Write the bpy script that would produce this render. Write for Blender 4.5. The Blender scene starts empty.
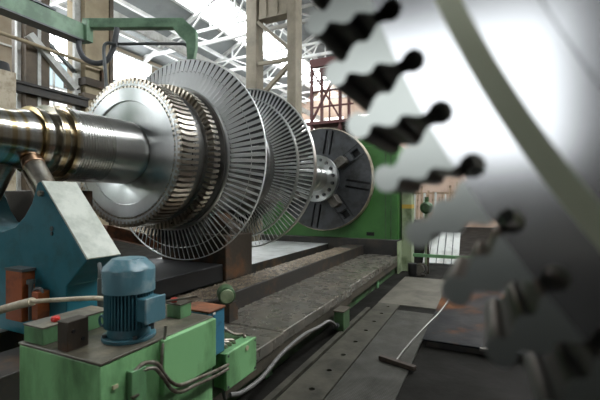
import bpy, bmesh, math, random
from mathutils import Vector, Matrix
random.seed(7)
PI = math.pi
H = 1.6                      # eye height: heights below are written relative to the eye, H lifts them to the floor
sc = bpy.context.scene
col = sc.collection
WLOC = {}                    # world position of every object, for parenting

# ------------------------------------------------------------------ materials
def mat(name, base, rough=.5, metal=0., dirt=None, dscale=3., dlo=.45, dhi=.62, bump=0., bscale=40., rvar=0., spec=.5,
        stretch=None, aniso=0., damt=1.):
    m = bpy.data.materials.new(name); m.use_nodes = True
    nt = m.node_tree; N = nt.nodes; L = nt.links
    b = N['Principled BSDF']
    b.inputs['Base Color'].default_value = (*base, 1)
    b.inputs['Roughness'].default_value = rough
    b.inputs['Metallic'].default_value = metal
    b.inputs['Specular IOR Level'].default_value = spec
    if aniso:
        b.inputs['Anisotropic'].default_value = aniso
        b.inputs['Anisotropic Rotation'].default_value = .25
        tg = N.new('ShaderNodeTangent'); tg.direction_type = 'RADIAL'; tg.axis = 'Y'; L.new(tg.outputs[0], b.inputs['Tangent'])
    tc = N.new('ShaderNodeTexCoord')
    mp = N.new('ShaderNodeMapping'); L.new(tc.outputs['Object'], mp.inputs['Vector'])
    if stretch: mp.inputs['Scale'].default_value = stretch
    if dirt is not None:
        n = N.new('ShaderNodeTexNoise'); n.inputs['Scale'].default_value = dscale
        n.inputs['Detail'].default_value = 8; n.inputs['Roughness'].default_value = .65
        L.new(mp.outputs[0], n.inputs['Vector'])
        r = N.new('ShaderNodeMapRange'); r.inputs['From Min'].default_value = dlo; r.inputs['From Max'].default_value = dhi
        r.inputs['To Max'].default_value = damt
        L.new(n.outputs['Fac'], r.inputs['Value'])
        mx = N.new('ShaderNodeMix'); mx.data_type = 'RGBA'
        mx.inputs['A'].default_value = (*base, 1); mx.inputs['B'].default_value = (*dirt, 1)
        L.new(r.outputs[0], mx.inputs['Factor']); L.new(mx.outputs['Result'], b.inputs['Base Color'])
    if rvar:
        n2 = N.new('ShaderNodeTexNoise'); n2.inputs['Scale'].default_value = dscale*2.3; n2.inputs['Detail'].default_value = 5
        L.new(mp.outputs[0], n2.inputs['Vector'])
        r2 = N.new('ShaderNodeMapRange'); r2.inputs['From Min'].default_value = .3; r2.inputs['From Max'].default_value = .7
        r2.inputs['To Min'].default_value = max(.04, rough-rvar); r2.inputs['To Max'].default_value = min(1, rough+rvar)
        L.new(n2.outputs['Fac'], r2.inputs['Value']); L.new(r2.outputs[0], b.inputs['Roughness'])
    if bump:
        n3 = N.new('ShaderNodeTexNoise'); n3.inputs['Scale'].default_value = bscale; n3.inputs['Detail'].default_value = 6
        L.new(mp.outputs[0], n3.inputs['Vector'])
        bm_ = N.new('ShaderNodeBump'); bm_.inputs['Strength'].default_value = bump; bm_.inputs['Distance'].default_value = .01
        L.new(n3.outputs['Fac'], bm_.inputs['Height']); L.new(bm_.outputs[0], b.inputs['Normal'])
    return m
def emit(name, colr, s):
    m = bpy.data.materials.new(name); m.use_nodes = True
    nt = m.node_tree; nt.nodes.remove(nt.nodes['Principled BSDF'])
    e = nt.nodes.new('ShaderNodeEmission'); e.inputs[0].default_value = (*colr, 1); e.inputs[1].default_value = s
    nt.links.new(e.outputs[0], nt.nodes['Material Output'].inputs[0])
    return m

M = {}
M['turned'] = mat('turned_steel', (.64,.63,.60), .30, 1., aniso=.8)
def journal_mat():
    m = mat('journal_steel', (.60,.59,.56), .2, 1., rvar=.05, dscale=3, stretch=(.6,14,.6))
    nt = m.node_tree; N = nt.nodes; L = nt.links; b = N['Principled BSDF']
    g = N.new('ShaderNodeNewGeometry'); s = N.new('ShaderNodeSeparateXYZ'); L.new(g.outputs['Position'], s.inputs[0])
    w = N.new('ShaderNodeTexNoise'); w.noise_dimensions = '1D'; w.inputs['Scale'].default_value = 14.; w.inputs['Detail'].default_value = 3
    L.new(s.outputs['Y'], w.inputs['W'])
    r = N.new('ShaderNodeValToRGB'); r.color_ramp.elements[0].position = .42; r.color_ramp.elements[0].color = (.62,.61,.58,1)
    r.color_ramp.elements[1].position = .62; r.color_ramp.elements[1].color = (.44,.34,.18,1)
    L.new(w.outputs['Fac'], r.inputs[0]); L.new(r.outputs[0], b.inputs['Base Color'])
    return m
M['journal'] = journal_mat()
M['face'] = mat('faced_steel', (.74,.76,.76), .30, 1., (.60,.62,.62), 2.2, .4, .7, aniso=.85)
M['drum'] = mat('dull_steel', (.30,.30,.29), .42, 1., (.2,.19,.18), 4, rvar=.1)
M['short_blade'] = mat('short_blade_steel', (.62,.57,.49), .33, 1., (.42,.36,.28), 6, .45, .75, rvar=.08)
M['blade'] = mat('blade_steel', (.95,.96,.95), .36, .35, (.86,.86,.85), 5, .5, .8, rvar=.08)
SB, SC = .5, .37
M['blade_dark'] = mat('gap_shade_blade_steel', (.05,.053,.052), .5, .4, (.03,.032,.03), 6)  # dark colour paints the shade between blades onto their trailing faces
M['ring'] = mat('ring_steel', (.6,.6,.58), .3, 1.)
M['tooth'] = mat('milled_tooth_steel', (.45,.48,.455), .28, 1., (.40,.43,.405), 5, .4, .7)
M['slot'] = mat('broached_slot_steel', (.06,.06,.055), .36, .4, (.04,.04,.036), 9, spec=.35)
M['bigface'] = mat('disc_face_steel', (.78,.80,.82), .17, 1., (.68,.70,.73), 1.6, .4, .7, rvar=.03)
M['step'] = mat('reflection_step_steel', (.52,.54,.40), .5, .6, (.44,.46,.33), 3)  # olive tint paints in the green machinery this step would reflect
M['plate'] = mat('faceplate_iron', (.085,.09,.095), .5, .5, (.05,.05,.05), 3, rvar=.1, bump=.1)
M['black'] = mat('black_iron', (.012,.012,.012), .55, .2)
M['jaw'] = mat('jaw_iron', (.14,.13,.11), .5, .5, (.07,.06,.05), 8)
M['rim'] = mat('beige_rim', (.48,.41,.30), .55, .2, (.2,.17,.13), 5)  # beige, much paler than the plate face
M['green'] = mat('machine_green', (.15,.33,.15), .42, 0., (.05,.07,.035), 3.2, .50, .72, bump=.12, bscale=9, rvar=.12, stretch=(1,1,.45))
M['green_light'] = mat('cabinet_green', (.25,.52,.23), .4, 0., (.05,.11,.04), 3.6, .47, .74, bump=.1, bscale=11, rvar=.1, stretch=(1,1,.4))
M['green_dark'] = mat('dark_green_paint', (.07,.15,.06), .5, 0., (.025,.03,.015), 3.5, .42, .68, bump=.15, bscale=14)
M['headgreen'] = mat('headstock_green', (.065,.20,.048), .45, 0., (.035,.11,.03), 1.2, .45, .75, rvar=.1)
M['pale_green'] = mat('pale_green_paint', (.36,.42,.26), .5, 0., (.15,.2,.1), 3)
M['crane_green'] = mat('crane_green', (.20,.33,.21), .5, 0., (.11,.19,.12), 2.5, rvar=.1)
M['oil_top'] = mat('oily_worn_top', (.10,.09,.065), .45, .1, (.24,.21,.145), 5, .50, .72, bump=.25, bscale=20, rvar=.15)
M['teal'] = mat('teal_paint', (.018,.15,.195), .42, 0., (.012,.06,.072), 3.0, .48, .75, bump=.1, bscale=8, rvar=.1)
M['motor'] = mat('motor_blue', (.05,.16,.20), .4, 0., (.02,.05,.06), 5, .5, .72, bump=.12, bscale=20, rvar=.12)
M['motor_cap'] = mat('motor_cap_blue', (.10,.22,.26), .35, 0., (.34,.40,.39), 5, .5, .68, bump=.15, bscale=18, rvar=.1)
M['blue'] = mat('box_blue', (.05,.20,.30), .45, 0., (.03,.08,.11), 7, .52, .72)
M['pale'] = mat('worn_pale_grey', (.66,.68,.60), .5, .0, (.44,.47,.40), 5, .44, .66, bump=.12, bscale=14, rvar=.12)
M['rust'] = mat('rust', (.24,.085,.035), .7, 0., (.09,.045,.025), 6, bump=.3)
M['orange'] = mat('orange_paint', (.34,.085,.022), .55, 0., (.13,.04,.02), 7, .5, .7)
M['rustdark'] = mat('dark_rusty_steel', (.055,.042,.03), .6, .3, (.15,.07,.03), 3, .5, .7, bump=.3, bscale=20)
M['quill'] = mat('worn_quill_steel', (.52,.49,.43), .36, 1., (.30,.26,.2), 6)
M['copper'] = mat('bronze_shoe', (.55,.36,.24), .33, 1., (.3,.2,.14), 8)
M['way'] = mat('oily_bed_iron', (.15,.14,.115), .29, .4, (.24,.21,.165), 2.4, .45, .7, bump=.07, bscale=24, rvar=.16)
M['way_front'] = mat('dark_bed_edge', (.10,.085,.06), .5, .2, (.05,.045,.035), 3, bump=.2)
M['rail'] = mat('dark_rail_iron', (.05,.045,.04), .5, .5, (.15,.09,.05), 3, .5, .7)
M['rear'] = mat('rear_way_steel', (.50,.51,.50), .42, .35, (.34,.34,.33), 2, rvar=.1)
M['chip'] = mat('chips', (.34,.275,.20), .4, .4, (.12,.09,.06), 9)
M['concrete'] = mat('oily_floor', (.014,.013,.011), .7, 0., (.008,.0075,.006), 1.3, .40, .66, bump=.25, bscale=16, rvar=.1, spec=.06)
M['strip'] = mat('floor_strip', (.075,.07,.053), .6, 0., (.026,.024,.018), 2.5, .40, .66, bump=.3, bscale=18, spec=.25)
M['slab'] = mat('pale_floor_slab', (.13,.12,.095), .6, 0., (.06,.055,.042), 2., .40, .66, bump=.2, bscale=18, spec=.25)
def grating_mat():
    m = mat('ribbed_plate', (.052,.050,.040), .6, 0., (.026,.024,.018), 2.2, .4, .66, rvar=.1, spec=.25)
    nt = m.node_tree; N = nt.nodes; L = nt.links
    tc = N.new('ShaderNodeTexCoord'); w = N.new('ShaderNodeTexWave'); w.inputs['Scale'].default_value = 22; w.bands_direction = 'X'
    w2 = N.new('ShaderNodeTexWave'); w2.inputs['Scale'].default_value = 14; w2.bands_direction = 'Y'
    L.new(tc.outputs['Object'], w.inputs[0]); L.new(tc.outputs['Object'], w2.inputs[0])
    mu = N.new('ShaderNodeMath'); mu.operation = 'MULTIPLY'; L.new(w.outputs['Fac'], mu.inputs[0]); L.new(w2.outputs['Fac'], mu.inputs[1])
    b = N.new('ShaderNodeBump'); b.inputs['Strength'].default_value = .6; b.inputs['Distance'].default_value = .006
    L.new(mu.outputs[0], b.inputs['Height']); L.new(b.outputs[0], N['Principled BSDF'].inputs['Normal'])
    return m
M['grating'] = grating_mat()
M['rusty_sheet'] = mat('rusty_sheet', (.016,.017,.018), .6, .0, (.12,.045,.014), 1.1, .49, .63, bump=.25, bscale=18, rvar=.15, spec=.1)
M['beige'] = mat('beige_column_paint', (.40,.33,.21), .6, 0., (.27,.21,.13), 1.5, .4, .7)
M['lattice'] = mat('grey_beige_steel', (.25,.215,.155), .6, 0., (.17,.145,.10), 2, .4, .7)
M['brown'] = mat('brown_column_paint', (.13,.095,.06), .6, 0., (.08,.06,.04), 2)
M['white'] = mat('white_steel', (.62,.63,.60), .5, 0., (.45,.45,.42), 3)
M['truss'] = mat('pale_truss_steel', (.74,.75,.73), .5, 0., (.6,.61,.6), 2)
M['darksteel'] = mat('dark_steel', (.035,.034,.032), .55, .2, (.06,.05,.04), 3)
M['greysteel'] = mat('grey_pipe_steel', (.10,.11,.11), .4, .3)
M['rubber'] = mat('grey_rubber_hose', (.09,.095,.10), .5)
M['conduit'] = mat('worn_metal_conduit', (.34,.31,.26), .35, .8, (.16,.13,.1), 12)
M['cable'] = mat('dull_grey_cable', (.13,.125,.115), .5)
M['cream'] = mat('cream_hose', (.55,.47,.34), .45, 0., (.36,.28,.18), 6)
M['red'] = mat('red_plastic', (.62,.03,.02), .3)
M['redsteel'] = mat('red_oxide_steel', (.095,.024,.022), .6, 0., (.09,.03,.028), 3)
M['brass'] = mat('pale_plate', (.62,.55,.36), .4, .3)
M['wallm'] = mat('hall_wall_paint', (.42,.36,.28), .8, 0., (.33,.27,.2), .5)
M['wall_low'] = mat('end_wall_paint', (.50,.37,.29), .8, 0., (.38,.27,.2), .6)
M['roof'] = mat('grey_roof_panels', (.27,.29,.29), .7, 0., (.20,.215,.22), .6)
M['wall_dark'] = mat('dark_hall_wall', (.11,.10,.085), .8, 0., (.07,.065,.055), .5)
M['yellow'] = mat('yellow_paint', (.55,.36,.06), .5)
M['tan'] = mat('tan_tube', (.42,.30,.20), .45, .3, (.22,.15,.1), 6)
M['darkwood'] = mat('broom_wood', (.05,.035,.025), .7)
M['handle'] = mat('bent_bar_steel', (.20,.19,.17), .35, .8)
M['sky'] = emit('daylit_skylight', (.93,.97,1.), 15.)
M['win'] = emit('daylit_window', (.95,.98,1.), 12.)
M['winnear'] = emit('daylit_near_window', (.95,.98,1.), 2.0)
M['winlow'] = emit('dim_low_window', (.95,.98,.97), 1.6)
M['winblue'] = emit('bluish_window', (.62,.80,.86), 1.1)
M['winend'] = emit('end_window', (1.,.97,.92), 3.)

# ------------------------------------------------------------------ mesh builder
class MB:
    def __init__(s): s.v = []; s.f = []; s.mi = []; s.cur = 0
    def add(s, vs, fs):
        o = len(s.v); s.v += [Vector(p) for p in vs]
        for f in fs: s.f.append([i+o for i in f]); s.mi.append(s.cur)
        return s
    def box(s, x0, x1, y0, y1, z0, z1):
        vs = [(x,y,z) for z in (z0,z1) for y in (y0,y1) for x in (x0,x1)]
        return s.add(vs, [(0,2,3,1),(4,5,7,6),(0,1,5,4),(2,6,7,3),(0,4,6,2),(1,3,7,5)])
    def bar(s, a, b, w, h=None, up=(0,0,1)):
        h = h or w; a = Vector(a); b = Vector(b); d = (b-a).normalized(); u = Vector(up)
        if abs(d.dot(u)) > .95: u = Vector((1,0,0))
        r = d.cross(u).normalized(); u = r.cross(d)
        vs = [p + r*(sx*w/2) + u*(sy*h/2) for p in (a,b) for sy in (-1,1) for sx in (-1,1)]
        return s.add(vs, [(0,1,3,2),(4,6,7,5),(0,4,5,1),(2,3,7,6),(0,2,6,4),(1,5,7,3)])
    def cyl(s, a, b, r0, r1=None, n=24, cap=True):
        return s.tube([a,b], [r0, r0 if r1 is None else r1], n, cap)
    def tube(s, pts, r, n=10, cap=True):
        pts = [Vector(p) for p in pts]; rs = r if isinstance(r, (list,tuple)) else [r]*len(pts)
        t0 = (pts[1]-pts[0]).normalized(); u = Vector((0,0,1)) if abs(t0.z) < .9 else Vector((1,0,0))
        u = (u - t0*u.dot(t0)).normalized(); vs = []; fs = []
        for i,p in enumerate(pts):
            if i == 0: t = t0
            elif i == len(pts)-1: t = (pts[i]-pts[i-1]).normalized()
            else: t = ((pts[i+1]-p).normalized() + (p-pts[i-1]).normalized()).normalized()
            u = (u - t*u.dot(t)).normalized(); w = t.cross(u)
            for k in range(n):
                a = 2*PI*k/n; vs.append(p + (u*math.cos(a)+w*math.sin(a))*rs[i])
        for i in range(len(pts)-1):
            for k in range(n):
                k2 = (k+1)%n; fs.append((i*n+k, i*n+k2, (i+1)*n+k2, (i+1)*n+k))
        if cap: fs.append(tuple(range(n-1,-1,-1))); fs.append(tuple((len(pts)-1)*n+k for k in range(n)))
        return s.add(vs, fs)
    def prism(s, poly, axis, a, b):
        """poly: 2-D outline; axis 'y': (x,z) pairs swept from y=a to y=b; 'x': (y,z); 'z': (x,y)."""
        def p3(p, t): return {'y':(p[0],t,p[1]), 'x':(t,p[0],p[1]), 'z':(p[0],p[1],t)}[axis]
        n = len(poly); vs = [p3(p,a) for p in poly] + [p3(p,b) for p in poly]
        fs = [tuple(range(n)), tuple(range(2*n-1,n-1,-1))] + [(i,(i+1)%n,(i+1)%n+n,i+n) for i in range(n)]
        return s.add(vs, fs)
    def lathe(s, prof, cx, cz, n=128, closed=True):
        """revolve (y, r) profile about the Y-parallel axis through (cx, cz)."""
        m = len(prof); vs = []; fs = []
        for k in range(n):
            a = 2*PI*k/n
            for y,r in prof: vs.append((cx+r*math.cos(a), y, cz+r*math.sin(a)))
        rng = range(m) if closed else range(m-1)
        for k in range(n):
            k2 = (k+1)%n
            for i in rng:
                j = (i+1)%m; fs.append((k*m+i, k2*m+i, k2*m+j, k*m+j))
        return s.add(vs, fs)
    def build(s, name, m, parent=None, bevel=0., sharp=35, smooth=True, loc=None, noshift=False, segs=2):
        vs = s.v
        lo = Vector((min(v[i] for v in vs) for i in range(3))); hi = Vector((max(v[i] for v in vs) for i in range(3)))
        if noshift: off = Vector((0,0,0))
        elif parent is not None: off = WLOC[parent.name]
        else: off = loc and Vector(loc) or Vector(((lo.x+hi.x)/2, (lo.y+hi.y)/2, lo.z))
        me = bpy.data.meshes.new(name); me.from_pydata([v-off for v in vs], [], s.f)
        ms = m if isinstance(m, (list,tuple)) else [m]
        for q in ms: me.materials.append(q)
        for p, i in zip(me.polygons, s.mi): p.material_index = i
        b = bmesh.new(); b.from_mesh(me); bmesh.ops.recalc_face_normals(b, faces=b.faces); b.to_mesh(me); b.free()
        if smooth:
            me.polygons.foreach_set('use_smooth', [True]*len(me.polygons)); me.set_sharp_from_angle(angle=math.radians(sharp))
        o = bpy.data.objects.new(name, me); col.objects.link(o)
        if parent is not None: o.parent = parent; WLOC[o.name] = WLOC[parent.name].copy()
        elif not noshift: o.location = off + Vector((0,0,H)); WLOC[o.name] = off.copy()
        if bevel:
            bv = o.modifiers.new('bevel', 'BEVEL'); bv.width = bevel; bv.segments = segs; bv.limit_method = 'ANGLE'; bv.angle_limit = math.radians(40)
        return o
def thing(name, label, cat, loc, group=None):
    o = bpy.data.objects.new(name, None); col.objects.link(o); o.empty_display_size = .1
    o.location = Vector(loc) + Vector((0,0,H)); WLOC[o.name] = Vector(loc)
    return tag(o, label, cat, group)
def tag(o, label, cat, group=None, kind=None):
    o['label'] = label; o['category'] = cat
    if group: o['group'] = group
    if kind: o['kind'] = kind
    return o
def struct(o): o['kind'] = 'structure'; return o
def smooth_path(pts, k=6):
    pts = [Vector(p) for p in pts]; P = [pts[0]*2-pts[1]] + pts + [pts[-1]*2-pts[-2]]; out = []
    for i in range(1, len(P)-2):
        a,b,c,d = P[i-1:i+3]
        for j in range(k):
            t = j/k; out.append(.5*((2*b)+(c-a)*t+(2*a-5*b+4*c-d)*t*t+(3*b-a-3*c+d)*t**3))
    return out + [pts[-1]]
def plate_holes(outer, holes, to3):
    """flat face with real holes; to3 maps (a,b) to 3-D. Returns (verts, faces)."""
    b = bmesh.new(); es = []
    for loop in [outer]+holes:
        vs = [b.verts.new(to3(p)) for p in loop]
        es += [b.edges.new((vs[i], vs[(i+1)%len(vs)])) for i in range(len(vs))]
    bmesh.ops.triangle_fill(b, use_beauty=True, use_dissolve=False, edges=es)
    b.verts.index_update(); vs = [v.co.copy() for v in b.verts]; fs = [[v.index for v in f.verts] for f in b.faces]; b.free()
    return vs, fs
def circ(cx, cy, r, n=16): return [(cx+r*math.cos(2*PI*k/n), cy+r*math.sin(2*PI*k/n)) for k in range(n)]
def holed(mb, outer, holes, f0, f1):
    """solid plate between maps f0 and f1 with through holes"""
    for f in (f0, f1): mb.add(*plate_holes(outer, holes, f))
    for loop in [outer]+holes:
        n = len(loop); mb.add([f0(p) for p in loop]+[f1(p) for p in loop], [(i,(i+1)%n,(i+1)%n+n,i+n) for i in range(n)])

# ================================================================== THE TURBINE ROTOR ON THE LATHE
AX, AZ = -3.5, .519
rotor = thing('turbine_rotor', 'long steel turbine rotor with fans of blades, clamped in the lathe on the left', 'turbine rotor', (AX, 4.5, -.748))
rot_off = Vector((AX, 0, AZ)) - WLOC[rotor.name]
sh = MB()
prof = [(.9,0),(.9,.20),(1.0,.215),(1.80,.222),(1.88,.245),(1.95,.25),(1.955,.285),(2.02,.285),(2.03,.262),(2.07,.262),(2.075,.32),(2.13,.322),
        (2.14,.275),(2.17,.275),(2.18,.338),(2.235,.345)]
y = 2.235
for k in range(13): prof += [(y+.004,.324),(y+.010,.324),(y+.014,.337),(y+.026,.337)]; y += .027
prof += [(2.60,.335),(2.90,.335),(2.905,.337),(2.935,.337),(2.94,.312)]
prof += [(3.10,.312)]
cut = prof.index((2.235,.345)); collars = prof[1:cut+1]; prof = [(2.235,0)] + prof[cut:]
sh.lathe(prof + [(3.05,0)], AX, AZ, 128, closed=False)
shaft = sh.build('shaft', M['turned'], rotor, sharp=25)
j = MB(); j.lathe([(.9,0)] + collars + [(2.235,0)], AX, AZ, 128, closed=False)
j.build('journal', M['journal'], rotor, sharp=25)
d = MB()                                    # front wheel: dished face, groove, rim, then the drum body behind it
d.lathe([(3.06,.308),(2.995,.315),(2.988,.335),(2.966,.47),(2.962,.555),(2.945,.562),(2.945,.60),(2.945,.698),(2.965,.70),(2.965,.712),(2.945,.72),(2.945,.742),(2.95,.744),(2.95,.772),(2.972,.774),(2.974,.715),
         (3.20,.715),(3.22,.70),(3.25,.69),(3.1,.3)], AX, AZ, 160)
d.build('front_wheel', M['face'], rotor, sharp=22)
d = MB()
d.lathe([(3.19,.60),(3.19,.73),(3.37,.735),(3.375,.765),(3.50,.765),(3.51,.745),(3.585,.75),(3.59,.84),(3.60,.865),(3.635,.875),(3.65,.868),(3.72,.855),
         (3.86,.84),(3.9,.66),(4.1,.60),(4.45,.60),(4.55,.62),(4.70,.66),(4.73,.76),(4.76,.775),(4.99,.77),(5.06,.79),(5.30,.80),(5.34,.6),(5.6,.42),(5.9,.27),(8.2,.25),(8.2,.1),(3.3,.1)], AX, AZ, 128)
d.build('drum', M['drum'], rotor, sharp=25)
d = MB(); d.lathe([(3.592,.84),(3.588,.872),(3.60,.884),(3.632,.884),(3.64,.86)], AX, AZ, 160); d.build('root_ring', M['ring'], rotor)

def blade_mesh(mb, r0, r1, y0, y1, c0, c1, g0, g1, th, ns=9, nc=7, camber=.13, ph=0., bright=.45):
    """one twisted blade standing along +Z from the rotor axis; stagger g from the axial direction"""
    secs = []
    for i in range(ns):
        t = i/(ns-1); r = r0+(r1-r0)*t; yc = y0+(y1-y0)*t; c = c0+(c1-c0)*t; g = math.radians(g0+(g1-g0)*t**.8)
        k = th*(1-.6*t); up = []; dn = []
        for q in range(nc):
            s_ = q/(nc-1); x = (s_-.5)*c; cam = camber*(1-.25*t)*c*(1-(2*s_-1)**2); tk = k*(.25+.75*math.sin(PI*min(1,max(0,s_*.9+.08))))
            up.append((x, cam+tk/2)); dn.append((x, cam-tk/2))
        loop = up + dn[::-1]
        secs.append([Vector((r*math.sin((a*math.sin(g)+b*math.cos(g))/r), yc+a*math.cos(g)-b*math.sin(g), r*math.cos((a*math.sin(g)+b*math.cos(g))/r))) for a,b in loop])
    R = Matrix.Rotation(ph, 3, 'Y'); m = len(secs[0]); vs = [R@p for s in secs for p in s]
    nb = round(bright*(nc-1))                # pale leading part; trailing part coloured dark for shade in the gaps
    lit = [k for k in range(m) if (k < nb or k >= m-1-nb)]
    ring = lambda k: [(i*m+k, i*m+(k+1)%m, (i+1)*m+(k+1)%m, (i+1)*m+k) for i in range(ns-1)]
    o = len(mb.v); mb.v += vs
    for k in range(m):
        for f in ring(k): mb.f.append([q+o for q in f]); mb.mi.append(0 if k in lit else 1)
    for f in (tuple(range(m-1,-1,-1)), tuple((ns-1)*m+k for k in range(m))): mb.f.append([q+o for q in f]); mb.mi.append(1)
def spread(name, mesh_obj, count, parent):
    for k in range(count):
        o = mesh_obj if k == 0 else mesh_obj.copy()
        if k: col.objects.link(o); o.parent = parent
        o.location = rot_off; o.rotation_euler = (0, 2*PI*k/count, 0)
# long blades facing us: one mesh each
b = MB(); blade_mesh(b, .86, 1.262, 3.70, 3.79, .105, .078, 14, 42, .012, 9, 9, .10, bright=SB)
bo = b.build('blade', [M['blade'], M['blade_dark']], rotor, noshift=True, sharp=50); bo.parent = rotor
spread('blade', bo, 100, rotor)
# the rest of the long blades, behind them
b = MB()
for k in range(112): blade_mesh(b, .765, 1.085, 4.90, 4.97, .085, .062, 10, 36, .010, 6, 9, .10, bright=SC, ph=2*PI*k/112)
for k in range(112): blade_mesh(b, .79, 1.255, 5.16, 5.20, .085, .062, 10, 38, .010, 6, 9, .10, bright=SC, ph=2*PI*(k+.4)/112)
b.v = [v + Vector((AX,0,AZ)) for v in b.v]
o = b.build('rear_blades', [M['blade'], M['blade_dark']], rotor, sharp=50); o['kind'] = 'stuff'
# short chevron blades of the first row
def chevron(mb, r0, r1, y0, y1, w, bend, ph=0., n=7):
    vs = []
    R = Matrix.Rotation(ph, 3, 'Y')
    for i in range(n):
        t = i/(n-1); y = y0+(y1-y0)*t; off = bend*(1-abs(2*t-.7)); k = w*(.8+.2*math.sin(PI*t))
        for r in (r0, r1):
            for sgn in (-1,1):
                a = (off+sgn*k/2)/r; vs.append(R@Vector((r*math.sin(a), y, r*math.cos(a))))
    fs = [(0,1,3,2), tuple(4*(n-1)+q for q in (0,2,3,1))]
    for i in range(n-1):
        a = 4*i; c = a+4; fs += [(a,a+2,c+2,c),(a+1,c+1,c+3,a+3),(a+2,a+3,c+3,c+2),(a,c,c+1,a+1)]
    mb.add(vs, fs)
b = MB(); chevron(b, .70, .806, 2.948, 3.195, .036, .012)
bo = b.build('short_blade', M['short_blade'], rotor, noshift=True, sharp=40); bo.parent = rotor
spread('short_blade', bo, 84, rotor)
b = MB()
for k in range(84): chevron(b, .75, .852, 3.385, 3.495, .036, .006, 2*PI*k/84)
b.v = [v + Vector((AX,0,AZ)) for v in b.v]
o = b.build('second_row_blades', M['short_blade'], rotor, sharp=40); o['kind'] = 'stuff'
# shroud rings and lacing wire
b = MB(); b.lathe([(4.945,1.082),(4.945,1.10),(5.01,1.10),(5.01,1.082)], AX, AZ, 160); b.build('inner_shroud_ring', M['ring'], rotor)
b = MB(); b.lathe([(5.165,1.25),(5.165,1.267),(5.245,1.267),(5.245,1.25)], AX, AZ, 160); b.build('outer_shroud_ring', M['ring'], rotor)
b = MB(); b.lathe([(3.735+.005*math.cos(a), 1.105+.005*math.sin(a)) for a in [k*PI/4 for k in range(8)]], AX, AZ, 160); b.build('lacing_wire', M['ring'], rotor)
b = MB(); b.lathe([(3.78,1.258),(3.78,1.268),(3.80,1.268),(3.80,1.258)], AX, AZ, 160); b.build('tip_band', M['blade'], rotor)
# coupling flange with bolt holes
b = MB(); outer = circ(AX, AZ, .536, 96)
holes = [circ(AX+.43*math.cos(2*PI*(k+.3)/16), AZ+.43*math.sin(2*PI*(k+.3)/16), .044, 14) for k in range(16)]
holed(b, outer, holes, lambda p: (p[0],8.14,p[1]), lambda p: (p[0],8.26,p[1]))
b.build('coupling_flange', M['face'], rotor, sharp=30)
b = MB(); b.lathe([(7.6,.24),(7.6,.265),(7.8,.265),(7.82,.28),(7.95,.28),(8.0,.25),(8.10,.275),(8.141,.29),(8.141,.2)], AX, AZ, 96); b.build('coupling_boss', M['turned'], rotor, sharp=25)

# ================================================================== LATHE: headstock with faceplate
head = thing('lathe_headstock', 'green lathe headstock with a big slotted black faceplate holding the rotor flange', 'lathe headstock', (-3.4, 9.6, -1.6))
b = MB(); b.box(-5.3,-1.76, 8.78,10.8, -1.0, 1.28); b.box(-4.6,-2.4,8.95,10.6,1.28,1.5); b.build('housing', M['headgreen'], head, bevel=.03)
b = MB(); b.box(-5.35,-1.735, 8.725,10.85, -1.6,-.87); b.build('plinth', M['darksteel'], head, bevel=.02)
b = MB(); b.box(-1.72,-1.50, 9.0,9.35,-1.6,1.1); b.build('side_column', M['pale_green'], head, bevel=.01)
b = MB(); b.box(-1.722,-1.498, 8.995,9.355,-.17,-.08); b.build('yellow_band', M['yellow'], head)
b = MB(); b.box(-1.745,-1.715, 8.6,9.0,-1.6,-.9); b.build('corner_guard', M['pale_green'], head)
b = MB(); b.box(-2.48,-2.30,8.765,8.782,-.80,-.72); b.build('nameplate', M['black'], head)
for dx in (-2.05,-1.93): b = MB(); b.box(dx,dx+.02,8.77,8.785,-.95,1.25); b.build('door_seam', M['green_dark'], head)
# faceplate
FR = 1.204
def rot2(x, z, a): return (AX + x*math.cos(a)-z*math.sin(a), AZ + x*math.sin(a)+z*math.cos(a))
b = MB()
def slot(a, x0, x1, z, w=.028): return [rot2(*p, a) for p in ((x0,z-w),(x1,z-w),(x1,z+w),(x0,z+w))]
holes = []
for k in range(4):
    a = math.radians(80+90*k)
    for z in (-.075,.075): holes.append(slot(a, .60, 1.165, z, .024))
for k in range(4):
    a = math.radians(35+90*k); holes.append(slot(a, .92, 1.10, 0, .085))
holed(b, circ(AX, AZ, FR, 128), holes, lambda p: (p[0],8.55,p[1]), lambda p: (p[0],8.64,p[1]))
fp = b.build('faceplate', M['plate'], head, sharp=30)
b = MB(); b.lathe([(8.552,1.19),(8.552,FR+.004),(8.57,FR+.022),(8.74,FR+.022),(8.74,1.15)], AX, AZ, 128); b.build('faceplate_rim', M['rim'], fp)
b = MB(); b.lathe([(8.645,.0),(8.645,1.16),(8.79,1.16),(8.79,0)], AX, AZ, 96, closed=False); b.build('faceplate_back', M['black'], fp)
for k in range(4):
    a = math.radians(35+90*k)
    b = MB()
    for z in (-.135,.135):
        for i in range(17):
            x0 = .56+i*.036; P = [rot2(*p, a) for p in ((x0,z-.018),(x0+.02,z-.018),(x0+.02,z+.018),(x0,z+.018))]; b.prism(P, 'y', 8.535, 8.551)
    b.build('jaw_rack', M['black'], fp)
    b = MB(); P = [rot2(*p, a) for p in ((.50,-.10),(.74,-.10),(.78,-.06),(.78,.06),(.74,.10),(.50,.10))]; b.prism(P, 'y', 8.27, 8.56)
    b.build('clamp_jaw', M['jaw'], fp, bevel=.01)
    b = MB(); P = [rot2(*p, a) for p in ((.80,-.11),(.90,-.11),(.90,.11),(.80,.11))]; b.prism(P, 'y', 8.50, 8.551); b.build('jaw_guide', M['plate'], fp)

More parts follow.
